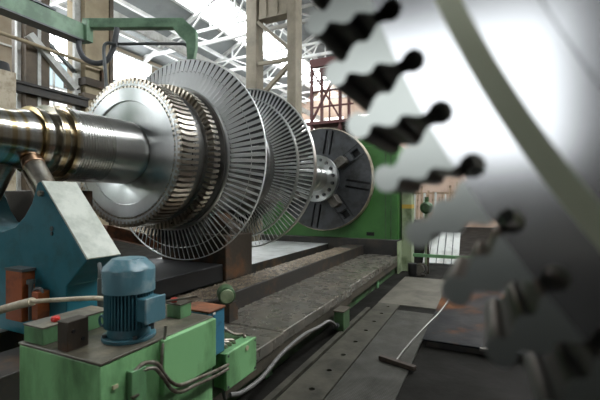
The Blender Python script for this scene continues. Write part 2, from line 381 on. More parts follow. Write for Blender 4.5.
# ================================================================== LATHE BED
bed = thing('lathe_bed', 'long oily iron lathe bed with a green side, running under the rotor to the headstock', 'lathe bed', (-3.4, 5.0, -1.6))
b = MB(); b.box(-2.53,-1.70,3.20,5.27,-1.33,-1.22); b.build('bed_plate', M['way'], bed, bevel=.008)
b = MB(); b.box(-2.53,-1.74,5.274,8.72,-1.33,-1.218); b.build('bed_plate', M['way'], bed, bevel=.008)
b = MB(); b.box(-2.53,-1.69,1.0,3.194,-1.33,-1.225); b.build('bed_plate', M['way'], bed, bevel=.008)
for ya,yb,xf in ((1.0,3.194,-1.70),(3.20,5.27,-1.71),(5.274,8.70,-1.75)):
    b = MB(); b.box(xf-.03,xf,ya,yb,-1.44,-1.335); b.build('front_skirt', M['way_front'], bed)
    b = MB(); b.box(xf,xf+.006,ya,yb,-1.335,-1.235); b.build('edge_strip', M['way_front'], bed)
b = MB(); b.box(-5.3,-1.80,.9,8.72,-1.6,-1.33); b.build('bed_side', M['green_dark'], bed, bevel=.01)
for y0 in (3.0,5.1,7.0): b = MB(); b.box(-1.80,-1.775,y0,y0+.12,-1.6,-1.33); b.build('side_rib', M['green'], bed)
b = MB(); b.box(-2.95,-2.532,1.0,8.72,-1.33,-1.02); rail = b.build('chip_covered_rail', M['rail'], bed, bevel=.008)
b = MB(); b.box(-5.28,-3.42,1.0,8.72,-1.33,-1.02); b.build('rear_way', M['rear'], bed, bevel=.01)
b = MB(); b.box(-3.46,-3.418,1.0,8.72,-1.33,-1.03); b.build('rear_way_edge', M['rail'], bed)
b = MB()
for i in range(5200):                       # swarf strewn on the rail
    y0 = 2.6+5.3*random.random()**1.1; x0 = -2.94+.40*random.random(); r = random.uniform(.009,.022); a = random.uniform(0,PI); z0 = -1.019+random.random()*.008
    dx,dy = math.cos(a)*r, math.sin(a)*r
    b.add([(x0-dx,y0-dy,z0),(x0+dy*.5,y0-dx*.5,z0+r*.3),(x0+dx,y0+dy,z0+r*random.uniform(.2,1)),(x0-dy*.5,y0+dx*.5,z0+r*.15)], [(0,1,2,3)])
o = b.build('metal_chips', M['chip'], None, smooth=False); tag(o, 'brown steel chips strewn along the dark rail of the lathe bed', 'metal chips', kind='stuff')
# stand under the rotor
st = thing('rotor_stand', 'dark rusty steel block stand under the rotor between the blade fans', 'stand', (-3.5,4.3,-1.02))
b = MB(); b.box(-4.05,-2.965,4.02,4.64,-1.02,-.44); b.build('block', M['rustdark'], st, bevel=.015)
b = MB(); b.box(-4.2,-3.0,2.75,4.015,-1.02,-.80); b.build('base', M['black'], st, bevel=.015)  # black base added to fill the shaded space under the rotor with dark
b = MB(); b.prism([(-4.0,-.44),(-3.0,-.44),(-3.0,-.36),(-3.25,-.16),(-3.5,-.085),(-3.75,-.16),(-4.0,-.36)],'y',4.15,4.44); b.build('cradle', M['rustdark'], st)
b = MB(); b.bar((-4.75,3.6,-.40),(-4.45,5.6,-.98),.30,.16); o = b.build('rusty_beam', M['rust'], None, bevel=.01)
tag(o, 'rust-brown steel beam leaning behind the rotor, under the widest blade fan', 'beam')
# small round roller at the rail
rl = thing('roller_pin', 'short round green-capped pin sitting on the chip-covered rail', 'pin', (-2.30,3.25,-1.0))
def pt(px, py, pz): return (px,py,pz)
b = MB(); b.cyl((-2.44,3.30,-.952),(-2.33,3.18,-.952),.088,n=28); b.build('barrel', M['green_dark'], rl, bevel=.008)
b = MB(); b.cyl((-2.33,3.18,-.952),(-2.315,3.164,-.952),.068,n=28); b.build('end_cap', M['pale_green'], rl, bevel=.004)
b = MB(); b.box(-2.50,-2.30,3.18,3.33,-1.22,-1.03); b.build('foot', M['rail'], rl)

# ================================================================== STEADY REST
sr = thing('steady_rest', 'big teal steady rest with pale sloping shoulder carrying the rotor shaft, far left', 'steady rest', (-3.5,1.9,-1.33))
arc = [(-3.02-.52*math.sin(t*PI/2/7)*.98, .10-.36*(1-math.cos(t*PI/2/7))) for t in range(0,8)]
outline = [(-2.96,.145),(-2.445,-.405),(-2.66,-.60),(-2.66,-1.018),(-4.34,-1.018),(-4.34,-.6),(-4.55,-.4),(-4.04,.145),(-3.98,.12)]
outline += [(-3.93,.05),(-3.85,-.08),(-3.74,-.18),(-3.6,-.235),(-3.45,-.24),(-3.28,-.20),(-3.16,-.12),(-3.07,-.02),(-3.03,.06),(-3.00,.135)]
b = MB(); b.prism(outline, 'y', 1.75, 2.02); b.build('housing', M['teal'], sr, bevel=.008, sharp=30)
def slab(p, q, t):
    p = Vector((p[0],0,p[1])); q = Vector((q[0],0,q[1])); d = (q-p).normalized(); n = Vector((d.z*-1,0,d.x)); 
    if n.x*(1 if p.x>-3.5 else -1) < 0: n = -n
    return [(p.x,p.z),(q.x,q.z),((q+n*t).x,(q+n*t).z),((p+n*t).x,(p+n*t).z)]
b = MB(); b.box(-4.7,-3.47,2.16,2.55,-1.018,.10); b.build('rear_body', M['rustdark'], sr, bevel=.01)
b = MB(); b.prism(slab((-2.957,.142),(-2.447,-.403),.014),'y',1.752,2.018); b.build('sloping_shoulder', M['pale'], sr, bevel=.003)
b = MB(); b.prism(slab((-4.043,.142),(-4.547,-.397),.014),'y',1.752,2.018); b.build('sloping_shoulder', M['pale'], sr, bevel=.003)
dirv = Vector((.665,0,-.747))
for sx in (1,-1):
    dv = Vector((dirv.x*sx,0,dirv.z)); c0 = Vector((AX,1.90,AZ))
    if sx == 1:
        b = MB(); b.cyl(c0+dv*.315, c0+dv*.95, .076, n=32); q = b.build('quill', M['quill'], sr, bevel=.006)
        b = MB(); b.cyl(c0+dv*.243, c0+dv*.318, .074,.084, n=32); b.build('bronze_shoe', M['copper'], q, bevel=.012)
        b = MB(); b.cyl(c0+dv*.30+Vector((-.10,-.02,-.05)), c0+dv*.75+Vector((-.10,-.02,-.05)), .02, n=14); b.build('guide_rod', M['conduit'], sr)
    else:
        b = MB(); b.cyl(c0+dv*.245, c0+dv*.95, .076, n=24); b.build('quill', M['quill'], sr, bevel=.006)
b = MB(); b.cyl((-2.935,1.75,.055),(-2.935,1.722,.055),.022,n=6); b.build('bolt', M['conduit'], sr)
b = MB(); b.cyl((-2.82,1.75,-.20),(-2.82,1.742,-.20),.018,n=12); b.build('plug', M['greysteel'], sr)
b = MB(); b.cyl((-2.82,1.75,-.235),(-2.82,1.742,-.235),.014,n=12); b.build('plug', M['greysteel'], sr)
ob = thing('bracket_clamp', 'orange-painted clamp block on the front of the teal steady rest', 'clamp', (-3.1,1.68,-.9))
b = MB(); b.box(-3.225,-3.02,1.655,1.749,-.88,-.515); blk = b.build('block', M['orange'], ob, bevel=.006)
b = MB(); b.box(-3.228,-3.01,1.65,1.75,-.515,-.495); b.build('top_plate', M['greysteel'], blk)
b = MB(); b.box(-2.92,-2.845,1.665,1.749,-.85,-.645); b.build('block', M['orange'], ob, bevel=.006)
b = MB(); b.cyl((-2.97,1.69,-.86),(-2.97,1.69,-.60),.016,n=12); b.cyl((-2.97,1.69,-.60),(-2.97,1.69,-.57),.028,n=12); b.tube(smooth_path([(-2.95,1.70,-.66),(-2.93,1.70,-.635),(-2.87,1.70,-.63),(-2.85,1.70,-.66)]),.012,8); b.build('clamp_screw', M['greysteel'], ob)

# ================================================================== GREEN CABINET WITH MOTOR
cab = thing('machine_cabinet', 'green oily machine cabinet in the near left corner with the motor on top', 'cabinet', (-1.68,1.4,-1.33))
b = MB(); b.box(-1.955,-1.40,1.06,1.775,-1.22,-.668); body = b.build('body', M['green_light'], cab, bevel=.006)
b = MB(); b.box(-1.958,-1.397,1.057,1.778,-.668,-.655); b.build('top_plate', M['oil_top'], cab, bevel=.004)
b = MB(); b.box(-1.685,-1.40,1.06,1.775,-1.598,-1.225); b.build('apron', M['green_light'], cab, bevel=.006)
b = MB(); b.box(-1.405,-1.372,1.375,1.772,-.93,-.662); b.build('side_panel', M['green_light'], cab, bevel=.006)
b = MB(); b.box(-1.40,-1.392,1.115,1.14,-.785,-.77); b.build('maker_plate', M['brass'], cab)
b = MB(); b.box(-1.40,-1.365,1.185,1.265,-.99,-.735); hb = b.build('terminal_cover', M['green'], cab, bevel=.004)
b = MB(); b.box(-1.37,-1.352,1.18,1.215,-.845,-.837); b.build('latch', M['conduit'], hb)
b = MB(); b.box(-1.75,-1.51,1.776,2.24,-1.22,-.925); b.build('ledge', M['green_dark'], cab, bevel=.006)
def face_cable(pts, nm='cable', r=.0075):
    b = MB(); b.tube(smooth_path(pts), r, 10); o = b.build(nm, M['conduit'], cab); return o
face_cable([(-1.375,1.20,-.745),(-1.375,1.26,-.725),(-1.365,1.326,-.75),(-1.355,1.36,-.81),(-1.35,1.41,-.872),(-1.35,1.467,-.905),(-1.355,1.576,-.925),(-1.37,1.75,-.955),(-1.395,1.915,-.985)], r=.009)
face_cable([(-1.375,1.235,-.75),(-1.365,1.31,-.765),(-1.353,1.35,-.82),(-1.35,1.405,-.90),(-1.35,1.467,-.94),(-1.355,1.576,-.955),(-1.37,1.75,-.985),(-1.395,1.915,-1.01)], r=.009)
face_cable([(-1.385,1.40,-.60),(-1.385,1.392,-.66),(-1.372,1.365,-.70),(-1.365,1.35,-.78)], r=.007)
# junction box
jb = thing('junction_box', 'small green junction box with an oily top at the end of the cabinet', 'junction box', (-1.48,2.07,-1.15))
b = MB(); b.box(-1.50,-1.42,1.91,2.24,-1.14,-.925); b.build('body', M['green'], jb, bevel=.005)
b = MB(); b.box(-1.42,-1.40,1.905,2.245,-1.145,-.92); b.build('door', M['green_light'], jb, bevel=.006)
b = MB(); b.cyl((-1.40,2.125,-.957),(-1.394,2.125,-.957),.016,n=18); b.build('badge', M['brass'], jb)
for yy,zz in ((1.925,-.94),(2.225,-.94),(1.925,-1.125),(2.225,-1.125)): b = MB(); b.cyl((-1.40,yy,zz),(-1.396,yy,zz),.007,n=8); b.build('screw', M['greysteel'], jb)
for i in range(4):
    b = MB(); y0 = 1.86+i*.045; b.tube(smooth_path([(-1.62,y0+.02,-.86),(-1.55,y0+.015,-.872),(-1.50,y0+.01,-.885),(-1.475,y0+.07,-.90),(-1.47,y0+.09,-.925)]), .012, 10)
    b.build('cable_gland', M['conduit'], jb)
b = MB(); b.tube(smooth_path([(-1.66,2.12,-.76),(-1.645,2.13,-.80),(-1.60,2.15,-.86),(-1.53,2.17,-.90),(-1.49,2.215,-.91),(-1.465,2.20,-.925)]), .011, 10); b.build('feed_pipe', M['conduit'], jb)
# blue box on the ledge
bb = thing('blue_box', 'blue box with a brown top standing behind the green cabinet', 'box', (-1.54,1.90,-.925))
b = MB(); b.box(-1.66,-1.45,1.80,1.955,-.924,-.655); b.build('body', M['blue'], bb, bevel=.005)
b = MB(); b.box(-1.668,-1.444,1.795,1.96,-.655,-.643); b.build('lid', M['rust'], bb, bevel=.003)
b = MB(); b.box(-1.445,-1.441,1.83,1.855,-.672,-.660); b.build('tag', M['white'], bb)
# motor
MX, MY, MZ = -1.55, 1.33, -.655
mo = thing('electric_motor', 'upright blue finned electric motor on the green cabinet', 'motor', (MX,MY,MZ))
b = MB(); b.cyl((MX,MY,MZ),(MX,MY,MZ+.018),.122,n=40); b.cyl((MX,MY,MZ+.018),(MX,MY,MZ+.06),.10,.094,n=40); b.build('flange', M['motor'], mo, bevel=.004)
for k in range(4):
    a = PI/4+k*PI/2+.3; c = (MX+.109*math.cos(a), MY+.109*math.sin(a)); b = MB(); b.cyl((*c,MZ+.018),(*c,MZ+.032),.010,n=6); b.build('bolt', M['greysteel'], mo)
b = MB(); n = 44; P = []
for k in range(n):
    a = 2*PI*k/n; w = 2*PI/n
    for rr, da in ((.094,-.5),(.094,-.2),(.111,-.14),(.111,.14),(.094,.2)): P.append((MX+rr*math.cos(a+da*w), MY+rr*math.sin(a+da*w)))
b.prism(P,'z',MZ+.06,MZ+.235); b.build('finned_body', M['motor'], mo, smooth=False)
b = MB()
seg = 10; P = [(MX+.139*math.cos(2*PI*(k+.5)/40), MY+.139*math.sin(2*PI*(k+.5)/40)) for k in range(40)]
zs = [(MZ+.225,.112),(MZ+.225,.118),(MZ+.330,.119),(MZ+.340,.117),(MZ+.370,.086),(MZ+.380,.076),(MZ+.383,.0)]
vs = []; N8 = 48
for z,r in zs:
    for k in range(N8):
        a = 2*PI*k/N8; fac = 1
        if z > MZ+.33: fac = 1-.05*abs(math.sin(4*a))
        vs.append((MX+r*fac*math.cos(a), MY+r*fac*math.sin(a), z))
fs = [(i*N8+k, i*N8+(k+1)%N8, (i+1)*N8+(k+1)%N8, (i+1)*N8+k) for i in range(len(zs)-1) for k in range(N8)]
b.add(vs, fs); b.build('fan_cover', M['motor_cap'], mo, sharp=28)
b = MB(); b.box(MX+.075,MX+.155,MY-.045,MY+.065,MZ+.095,MZ+.205); tb = b.build('terminal_box', M['motor'], mo, bevel=.006)
b = MB(); b.box(MX+.155,MX+.166,MY-.05,MY+.07,MZ+.09,MZ+.21); b.build('lid', M['motor_cap'], tb, bevel=.004)
b = MB(); b.cyl((MX+.125,MY+.02,MZ+.095),(MX+.125,MY+.02,MZ+.065),.014,n=14); b.build('cable_gland', M['greysteel'], tb)
b = MB(); b.tube([(MX-.08+.018*math.cos(t), MY-.085, MZ+.09+.024*math.sin(t)) for t in [k*PI/8 for k in range(17)]], .006, 8); b.build('lifting_eye', M['motor'], mo)
# switch boxes on the cabinet
def switch_box(x0,x1,y0,y1,h,lab,cap):
    t = thing('push_button_box', lab, 'switch box', ((x0+x1)/2,(y0+y1)/2,-.655))
    b = MB(); b.box(x0,x1,y0,y1,-.655,-.655+h); bo = b.build('body', M['green'], t, bevel=.004)
    b = MB(); b.box(x0-.003,x1+.003,y0-.003,y1+.003,-.655+h,-.647+h); b.build('lid', M['oil_top'], bo, bevel=.002)
    cx,cy = cap; b = MB(); b.cyl((cx,cy,-.647+h),(cx,cy,-.641+h),.018,n=18); b.cyl((cx,cy,-.641+h),(cx,cy,-.624+h),.021,.017,n=18); b.build('red_button', M['red'], t, bevel=.004)
switch_box(-1.945,-1.80,1.075,1.42,.075,'green push-button box at the far left corner of the cabinet top, one red button',(-1.845,1.16))
switch_box(-1.62,-1.52,1.645,1.735,.075,'small green push-button box with red button, to the right of the blue motor',(-1.59,1.67))
ap = thing('angle_plate', 'dark upright angle plate at the front edge of the cabinet top', 'angle plate', (-1.66,1.11,-.655))
b = MB(); vsP = [(-1.694,1.073),(-1.625,1.073),(-1.628,1.175),(-1.694,1.175)]; b.prism(vsP,'z',-.654,-.525); b.build('plate', M['rustdark'], ap, bevel=.004)
b = MB(); b.cyl((-1.63,1.10,-.57),(-1.62,1.10,-.57),.008,n=10); b.build('bolt', M['black'], ap)
b = MB(); b.cyl((-1.63,1.145,-.615),(-1.62,1.145,-.615),.008,n=10); b.build('bolt', M['black'], ap)
b = MB(); b.bar((-1.61,1.60,-.575),(-1.49,1.75,-.56),.012); o = b.build('steel_key', M['conduit'], None, bevel=.002)
o.location.z = H-.566; tag(o, 'thin steel bar lying across the small button box right of the motor', 'bar')
# hoses at the left
hp = thing('coolant_hose', 'cream hose with a thick grip crossing from the left to the motor', 'hose', (-2.5,1.5,-.7))
b = MB(); b.tube(smooth_path([(-3.15,1.5,-.80),(-2.987,1.5,-.745),(-2.755,1.5,-.680),(-2.62,1.5,-.645)]), .027, 14); b.build('grip', M['cream'], hp)
b = MB(); b.tube(smooth_path([(-2.63,1.5,-.648),(-2.5,1.5,-.626),(-2.341,1.5,-.603),(-2.15,1.5,-.575),(-1.98,1.49,-.553),(-1.80,1.46,-.54),(-1.70,1.42,-.53)]), .014, 12); b.build('tube', M['cream'], hp)
b = MB(); b.cyl((-2.25,1.72,-.98),(-2.25,1.72,-.50),.03,n=16); b.tube(smooth_path([(-2.25,1.72,-.50),(-2.25,1.70,-.44),(-2.20,1.66,-.40),(-2.14,1.62,-.42),(-2.13,1.61,-.47)]),.012,10)
b.box(-2.33,-2.17,1.65,1.80,-1.22,-.98); o = b.build('coolant_tap', M['greysteel'], None, bevel=.004); tag(o, 'dark bent tap on a post between the steady rest and the motor', 'tap')

# ================================================================== FLOOR
b = MB(); b.box(-16,12,-14,28,-1.9,-1.6); o = struct(b.build('floor', M['concrete']))
b = MB(); outer = [(-1.50,1.4),(-1.17,1.4),(-1.17,5.98),(-1.50,5.98)]
holes = [circ(-1.315, 1.8+.40*k+random.uniform(-.02,.02), .027, 12) for k in range(11)]
holed(b, outer, holes, lambda p: (p[0],p[1],-1.599), lambda p: (p[0],p[1],-1.582)); o = b.build('drilled_floor_strip', M['strip'])
tag(o, 'long floor strip with a row of dark holes beside the lathe bed', 'floor plate')
b = MB(); b.box(-1.155,-.645,1.2,5.68,-1.599,-1.580); o = b.build('walkway_plate', M['grating']); tag(o, 'ribbed steel walkway plate in the aisle under the push broom', 'floor plate')
b = MB(); b.box(-1.515,-.64,6.0,8.3,-1.599,-1.588); o = b.build('floor_slab', M['slab']); tag(o, 'paler floor slab at the far end of the aisle', 'floor plate')
b = MB(); b.box(-1.585,-1.525,1.4,5.6,-1.599,-1.570); o = b.build('floor_rail', M['strip']); tag(o, 'narrow raised strip between the bed and the drilled floor strip', 'rail')
ps = thing('rusty_platform', 'low platform of dark rusty steel sheet on the floor, below the slotted near disc', 'platform', (.3,5.6,-1.6))
b = MB(); b.box(-.62,1.6,4.40,7.6,-1.53,-1.51); b.build('sheet', M['rusty_sheet'], ps, bevel=.004)
b = MB(); b.box(-.58,1.55,4.44,7.5,-1.598,-1.53); b.build('frame', M['darksteel'], ps)
b = MB(); b.box(-.05,.14,4.36,4.40,-1.535,-1.505); b.build('edge_lug', M['handle'], ps, bevel=.004)
br = thing('push_broom', 'long-handled push broom lying on the ribbed walkway plate', 'broom', (-.76,3.8,-1.58))
b = MB(); b.bar((-.945,3.822,-1.553),(-.585,3.70,-1.553),.055,.04); b.build('head', M['darkwood'], br, bevel=.005)
b = MB(); b.bar((-.94,3.822,-1.575),(-.59,3.702,-1.575),.045,.012); b.build('bristles', M['black'], br)
b = MB(); b.tube(smooth_path([(-.775,3.77,-1.545),(-.76,3.85,-1.53),(-.70,4.0,-1.46),(-.577,4.3,-1.345),(-.466,4.7,-1.275),(-.382,5.0,-1.172),(-.33,5.2,-1.10)]), .011, 10); b.build('handle', M['handle'], br)
fb = thing('floor_box', 'small green connection box on the floor against the lathe bed', 'box', (-1.56,4.5,-1.6))
b = MB(); b.box(-1.655,-1.535,4.42,4.66,-1.569,-1.345); b.build('body', M['green_dark'], fb, bevel=.008)
b = MB(); b.box(-1.665,-1.525,4.41,4.67,-1.345,-1.33); b.build('lid', M['way_front'], fb, bevel=.004)
b = MB(); b.cyl((-1.61,4.42,-1.50),(-1.61,4.37,-1.50),.028,n=14); b.build('gland', M['greysteel'], fb)
b = MB(); b.tube(smooth_path([(-1.66,2.30,-1.40),(-1.64,2.42,-1.43),(-1.62,2.62,-1.425),(-1.62,2.775,-1.40),(-1.62,3.04,-1.345),(-1.62,3.457,-1.325),(-1.62,3.84,-1.36),(-1.615,4.1,-1.37),(-1.61,4.25,-1.42),(-1.61,4.36,-1.49)]), .018, 12)
o = b.build('floor_cable', M['cable']); tag(o, 'grey cable running along the lathe bed side into the floor box', 'cable')
b = MB(); b.tube(smooth_path([(-1.50,2.0,-1.14),(-1.50,2.02,-1.25),(-1.52,2.10,-1.40),(-1.55,2.2,-1.54),(-1.55,2.5,-1.588)]), .012, 10); o = b.build('drop_cable', M['rubber']); tag(o, 'dark cable dropping from the green junction box to the floor', 'cable')
# far end of the aisle
b = MB(); b.cyl((-1.40,8.5,-1.588),(-1.40,8.5,-1.33),.085,.095,n=24); o = b.build('bucket', M['black'], None, bevel=.004); tag(o, 'black bucket at the far end of the aisle by the headstock', 'bucket')
b = MB(); b.tube([(-1.22+.115*math.cos(t),8.55+.02*math.sin(3*t),-1.45+.115*math.sin(t)) for t in [k*PI/14 for k in range(29)]], .018, 10)
b.cyl((-1.27,8.62,-1.45),(-1.27,8.50,-1.45),.105,n=22); b.box(-1.30,-1.14,8.48,8.64,-1.588,-1.55); o = b.build('hose_reel', M['jaw']); tag(o, 'dark hose coil on a round reel beside the black bucket', 'hose reel')
gr = thing('guard_rail', 'low green guard rail across the far end of the aisle', 'railing', (-1.0,8.9,-1.6))
b = MB(); b.box(-1.45,.6,8.88,8.94,-1.24,-1.17); b.build('top_bar', M['green'], gr)
for x in (-1.13,-.2,.55): b = MB(); b.box(x-.02,x+.02,8.89,8.93,-1.6,-.83 if x<-1 else -1.18); b.build('post', M['rustdark'], gr)
wc = thing('white_panel', 'white gridded panel leaning beyond the green guard rail', 'panel', (-1.0,11.0,-1.6))
b = MB(); b.bar((-1.02,10.35,-1.585),(-1.02,11.25,-.86),.85,.03,up=(0,-.63,.78)); b.build('board', M['white'], wc)
for x in (-1.30,-1.12,-.94,-.76): b = MB(); b.bar((x,10.33,-1.57),(x,11.23,-.845),.02,.02); b.build('divider', M['greysteel'], wc)
rk = thing('tube_rack', 'rack of cluttered parts seen between the teeth of the near disc', 'rack', (-1.3,11.6,-1.6))
b = MB(); b.box(-1.95,-.7,11.4,11.9,-1.6,-.55); b.build('base', M['darksteel'], rk)
for x in (-1.95,-.74): b = MB(); b.box(x,x+.05,11.85,11.9,-.55,.55); b.build('post', M['tan'], rk)
b = MB(); b.box(-1.95,-.7,11.85,11.9,.2,.25); b.build('bar', M['tan'], rk)
for i in range(12):
    b = MB(); x = -1.88+.098*i; b.cyl((x,11.62+.1*random.random(),-.549),(x+random.uniform(-.03,.03),11.83,.1+random.random()*.35),.022+.015*random.random(),n=10)
    o = b.build('rod', M['tan'] if i%3 else M['white']); tag(o, 'short tan or white rod leaning in the rack behind the near disc', 'rod', 'rods in the parts rack')
gp = thing('green_pump', 'small dark green pump on a post right of the headstock', 'pump', (-1.36,10.2,-1.6))
b = MB(); b.cyl((-1.33,10.2,-1.6),(-1.33,10.2,-.32),.05,n=14); b.build('post', M['pale_green'], gp)
b = MB(); b.lathe([(10.05,0),(10.05,.10),(10.1,.15),(10.35,.15),(10.4,.1),(10.4,0)],-1.33,-.17,24,closed=False); b.build('casing', M['green_dark'], gp)
b = MB(); b.cyl((-1.33,10.2,-.03),(-1.33,10.2,.10),.05,n=14); b.build('outlet', M['green_dark'], gp)

# ================================================================== NEAR ROTOR DISC
D = .36; CX, CZ = 2.347*D, 1.4555*D; NT = 114; TH = .14
near = thing('rotor_disc', 'huge bladeless steel rotor disc with fir-tree slots filling the right foreground', 'rotor disc', (CX, .5, -1.6))
half = [(2.714,.0),(2.714,.010),(2.720,.019),(2.728,.028),(2.742,.0295),(2.754,.0275),(2.763,.020),(2.777,.0175),(2.789,.0195),(2.798,.027),(2.808,.035),(2.818,.042),(2.827,.0435),(2.835,.039),
        (2.844,.033),(2.855,.033),(2.865,.037),(2.875,.045),(2.884,.053),(2.895,.060),(2.903,.062),(2.910,.057),(2.917,.049),(2.928,.0455),(2.940,.046),(2.950,.051),(2.957,.058),(2.962,.067),(2.9645,.077)]
PITCH = 2*PI/NT
def toplace(r, a, y): return Vector((CX+r*D*math.cos(a), y, CZ+r*D*math.sin(a)))
R_IN, R_T = 2.640, 2.777
ph0 = math.radians(206.88)
iN = [i for i,(r,w) in enumerate(half) if abs(r-R_T) < 1e-6][0]
def rim_mesh(mb, yf):
    for k in range(NT):
        a0 = ph0+PITCH*k; a1 = a0+PITCH          # slot centres on both sides of this tooth
        lo = [(r, a0+w/r) for r,w in half]; hi = [(r, a1-w/r) for r,w in half]
        inner = lo[:iN+1] + hi[:iN+1][::-1]
        q = [toplace(r,a,yf(r)) for r,a in inner] + [toplace(R_IN,a,yf(R_IN)) for a in (a1,(a0+a1)/2,a0)]
        mb.cur = 0; mb.add(q, [tuple(range(len(q)))])
        outer = lo[iN:] + hi[iN:][::-1]
        q = [toplace(r,a,yf(r)) for r,a in outer]; mb.cur = 1; mb.add(q, [tuple(range(len(q)))])
b = MB()
rim_mesh(b, lambda r: D); rim_mesh(b, lambda r: D+TH)
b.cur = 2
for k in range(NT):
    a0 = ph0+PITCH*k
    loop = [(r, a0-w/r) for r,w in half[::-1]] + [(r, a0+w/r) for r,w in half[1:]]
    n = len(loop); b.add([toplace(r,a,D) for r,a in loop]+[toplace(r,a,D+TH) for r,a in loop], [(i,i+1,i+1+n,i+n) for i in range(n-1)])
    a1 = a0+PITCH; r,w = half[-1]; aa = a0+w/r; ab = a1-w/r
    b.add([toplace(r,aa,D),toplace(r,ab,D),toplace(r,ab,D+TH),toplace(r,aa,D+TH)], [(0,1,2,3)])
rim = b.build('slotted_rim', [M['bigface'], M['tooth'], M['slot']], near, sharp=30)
b = MB(); b.lathe([(D,2.6405*D),(D*.90,2.600*D)], CX, CZ, 256, closed=False); b.build('conical_step', M['step'], near)
b = MB(); b.lathe([(D*.90,2.6005*D),(D*.90,2.497*D),(D*.905,2.495*D),(D*.905,2.483*D),(D*.90,2.481*D),(D*.90,1.5*D),(D*.7,1.2*D),(D*.7,.0)], CX, CZ, 256, closed=False)
b.lathe([(D+TH,2.6405*D),(D+TH,1.0*D),(D+TH+.1,.35),(1.7,.30),(1.7,0)], CX, CZ, 128, closed=False); b.build('web', M['bigface'], near, sharp=20)
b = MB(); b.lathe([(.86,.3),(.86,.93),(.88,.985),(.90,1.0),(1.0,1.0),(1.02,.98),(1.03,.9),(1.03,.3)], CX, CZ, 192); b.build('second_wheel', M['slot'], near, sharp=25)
b = MB(); b.prism([(CX-.5,-1.6),(CX+.5,-1.6),(CX+.4,-.2),(CX+.36,.40),(CX+.30,.34),(CX+.2,.262),(CX,.215),(CX-.2,.262),(CX-.30,.34),(CX-.36,.40),(CX-.4,-.2)],'y',1.05,1.45); b.build('pedestal', M['darksteel'], near)

# ================================================================== BACKGROUND STEELWORK
def column(nm, x0,x1,y0,y1,z1, m, label, extra=None):
    o = thing(nm, label, 'column', ((x0+x1)/2,(y0+y1)/2,-1.6))
    b = MB(); b.box(x0,x1,y0,y1,-1.6,z1); b.build('shaft', m, o, bevel=.01); return o
cb = column('beige_column', -10.8,-10.0,7.12,7.98,8.4, M['beige'], 'wide beige column directly behind the top left of the front wheel')
b = MB(); b.box(-10.85,-9.9,7.05,8.25,3.22,3.42); b.build('corbel', M['rustdark'], cb)
b = MB(); b.box(-10.82,-9.95,7.05,8.1,2.85,3.0); b.build('corbel', M['brown'], cb)
b = MB(); b.box(-9.99,-9.9,7.55,7.68,3.42,3.75); b.build('lug', M['rustdark'], cb)
b = MB(); b.box(-10.0,-9.95,7.86,7.98,-1.6,8.4); b.build('edge_flange', M['brown'], cb)
cw = column('brown_column', -10.6,-10.0,5.58,5.84,8.2, M['brown'], 'dark brown column at the far left between the windows')
b = MB(); b.box(-10.58,-9.98,5.84,5.92,-1.6,8.2); b.build('pale_pipe', M['white'], cw)
b = MB(); b.box(-10.6,-10.0,5.92,6.14,-1.6,8.2); b.build('shaft', M['brown'], cw)
wf = thing('window_bracing', 'white steel posts and diagonal braces in front of the left windows', 'bracing', (-10,6.2,-1.6))
b = MB(); b.box(-10.3,-10.2,5.49,5.68,-1.6,8); b.build('post', M['white'], wf)
b = MB(); b.box(-10.3,-10.2,6.95,7.24,-1.6,8); b.build('post', M['white'], wf)
b = MB(); b.bar((-9.97,5.623,4.03),(-9.97,6.80,3.02),.16,.20,up=(1,0,0)); b.build('brace', M['white'], wf)
b = MB(); b.bar((-9.93,5.70,4.03),(-9.93,6.88,3.02),.06,.08,up=(1,0,0)); b.build('brace', M['darksteel'], wf)
b = MB(); b.bar((-10.25,6.2,4.15),(-10.25,7.0,3.55),.08,.10,up=(1,0,0)); b.build('brace', M['greysteel'], wf)
b = MB(); b.box(-10.1,-9.85,.0,7.1,2.58,2.78); b.box(-10.15,-9.8,.0,7.1,2.76,2.82); o = b.build('wall_girder', M['darksteel']); tag(o, 'dark horizontal girder below the left windows', 'girder')
b = MB(); b.tube([(-9.8,2.0,3.78),(-9.8,7.6,3.76)], .045, 10); o = b.build('wall_pipe', M['beige']); tag(o, 'thin beige pipe running across the left windows', 'pipe')
b = MB(); b.box(-9.78,-9.2,4.3,4.93,-1.6,2.78); o = b.build('cream_locker', M['cream']); tag(o, 'cream tall locker cut off by the left edge above the shaft', 'locker')
b = MB(); b.cyl((-9.5,4.75,2.78),(-9.5,4.75,3.0),.22,.18,n=20); o = b.build('dark_lamp_hood', M['black']); tag(o, 'round dark hood on top of the cream locker', 'hood')
# jib crane
jc = thing('jib_crane', 'green jib crane with a bent arm reaching over the rotor', 'crane', (-6.28,.6,-1.6))
b = MB(); b.box(-6.45,-6.1,.4,.8,-1.6,3.1); b.build('post', M['crane_green'], jc)
b = MB(); b.box(-6.40,-6.20,.4,4.52,2.76,3.04); b.build('beam', M['crane_green'], jc, bevel=.01)
b = MB(); b.box(-6.42,-6.18,.4,4.40,2.735,2.76); b.box(-6.42,-6.18,.4,3.9,3.04,3.07); b.build('beam_flange', M['greysteel'], jc)
e = Vector((.905,.426,0)); p0 = Vector((-6.26,4.44,0))
def along(s, z): return (p0+e*s)+Vector((0,0,z))
b = MB(); sd = Vector((-.426,.905,0))*.07
prof2 = [(0,2.98),(0,3.14),(1.72,3.14),(1.95,2.93),(1.95,2.66),(1.90,2.40),(1.80,2.40),(1.78,2.72),(1.65,2.84),(1.55,2.98)]
vs = [along(s,z)-sd for s,z in prof2]+[along(s,z)+sd for s,z in prof2]; n = len(prof2)
b.add(vs, [tuple(range(n)), tuple(range(2*n-1,n-1,-1))]+[(i,(i+1)%n,(i+1)%n+n,i+n) for i in range(n)]); b.build('arm', M['crane_green'], jc, bevel=.008)
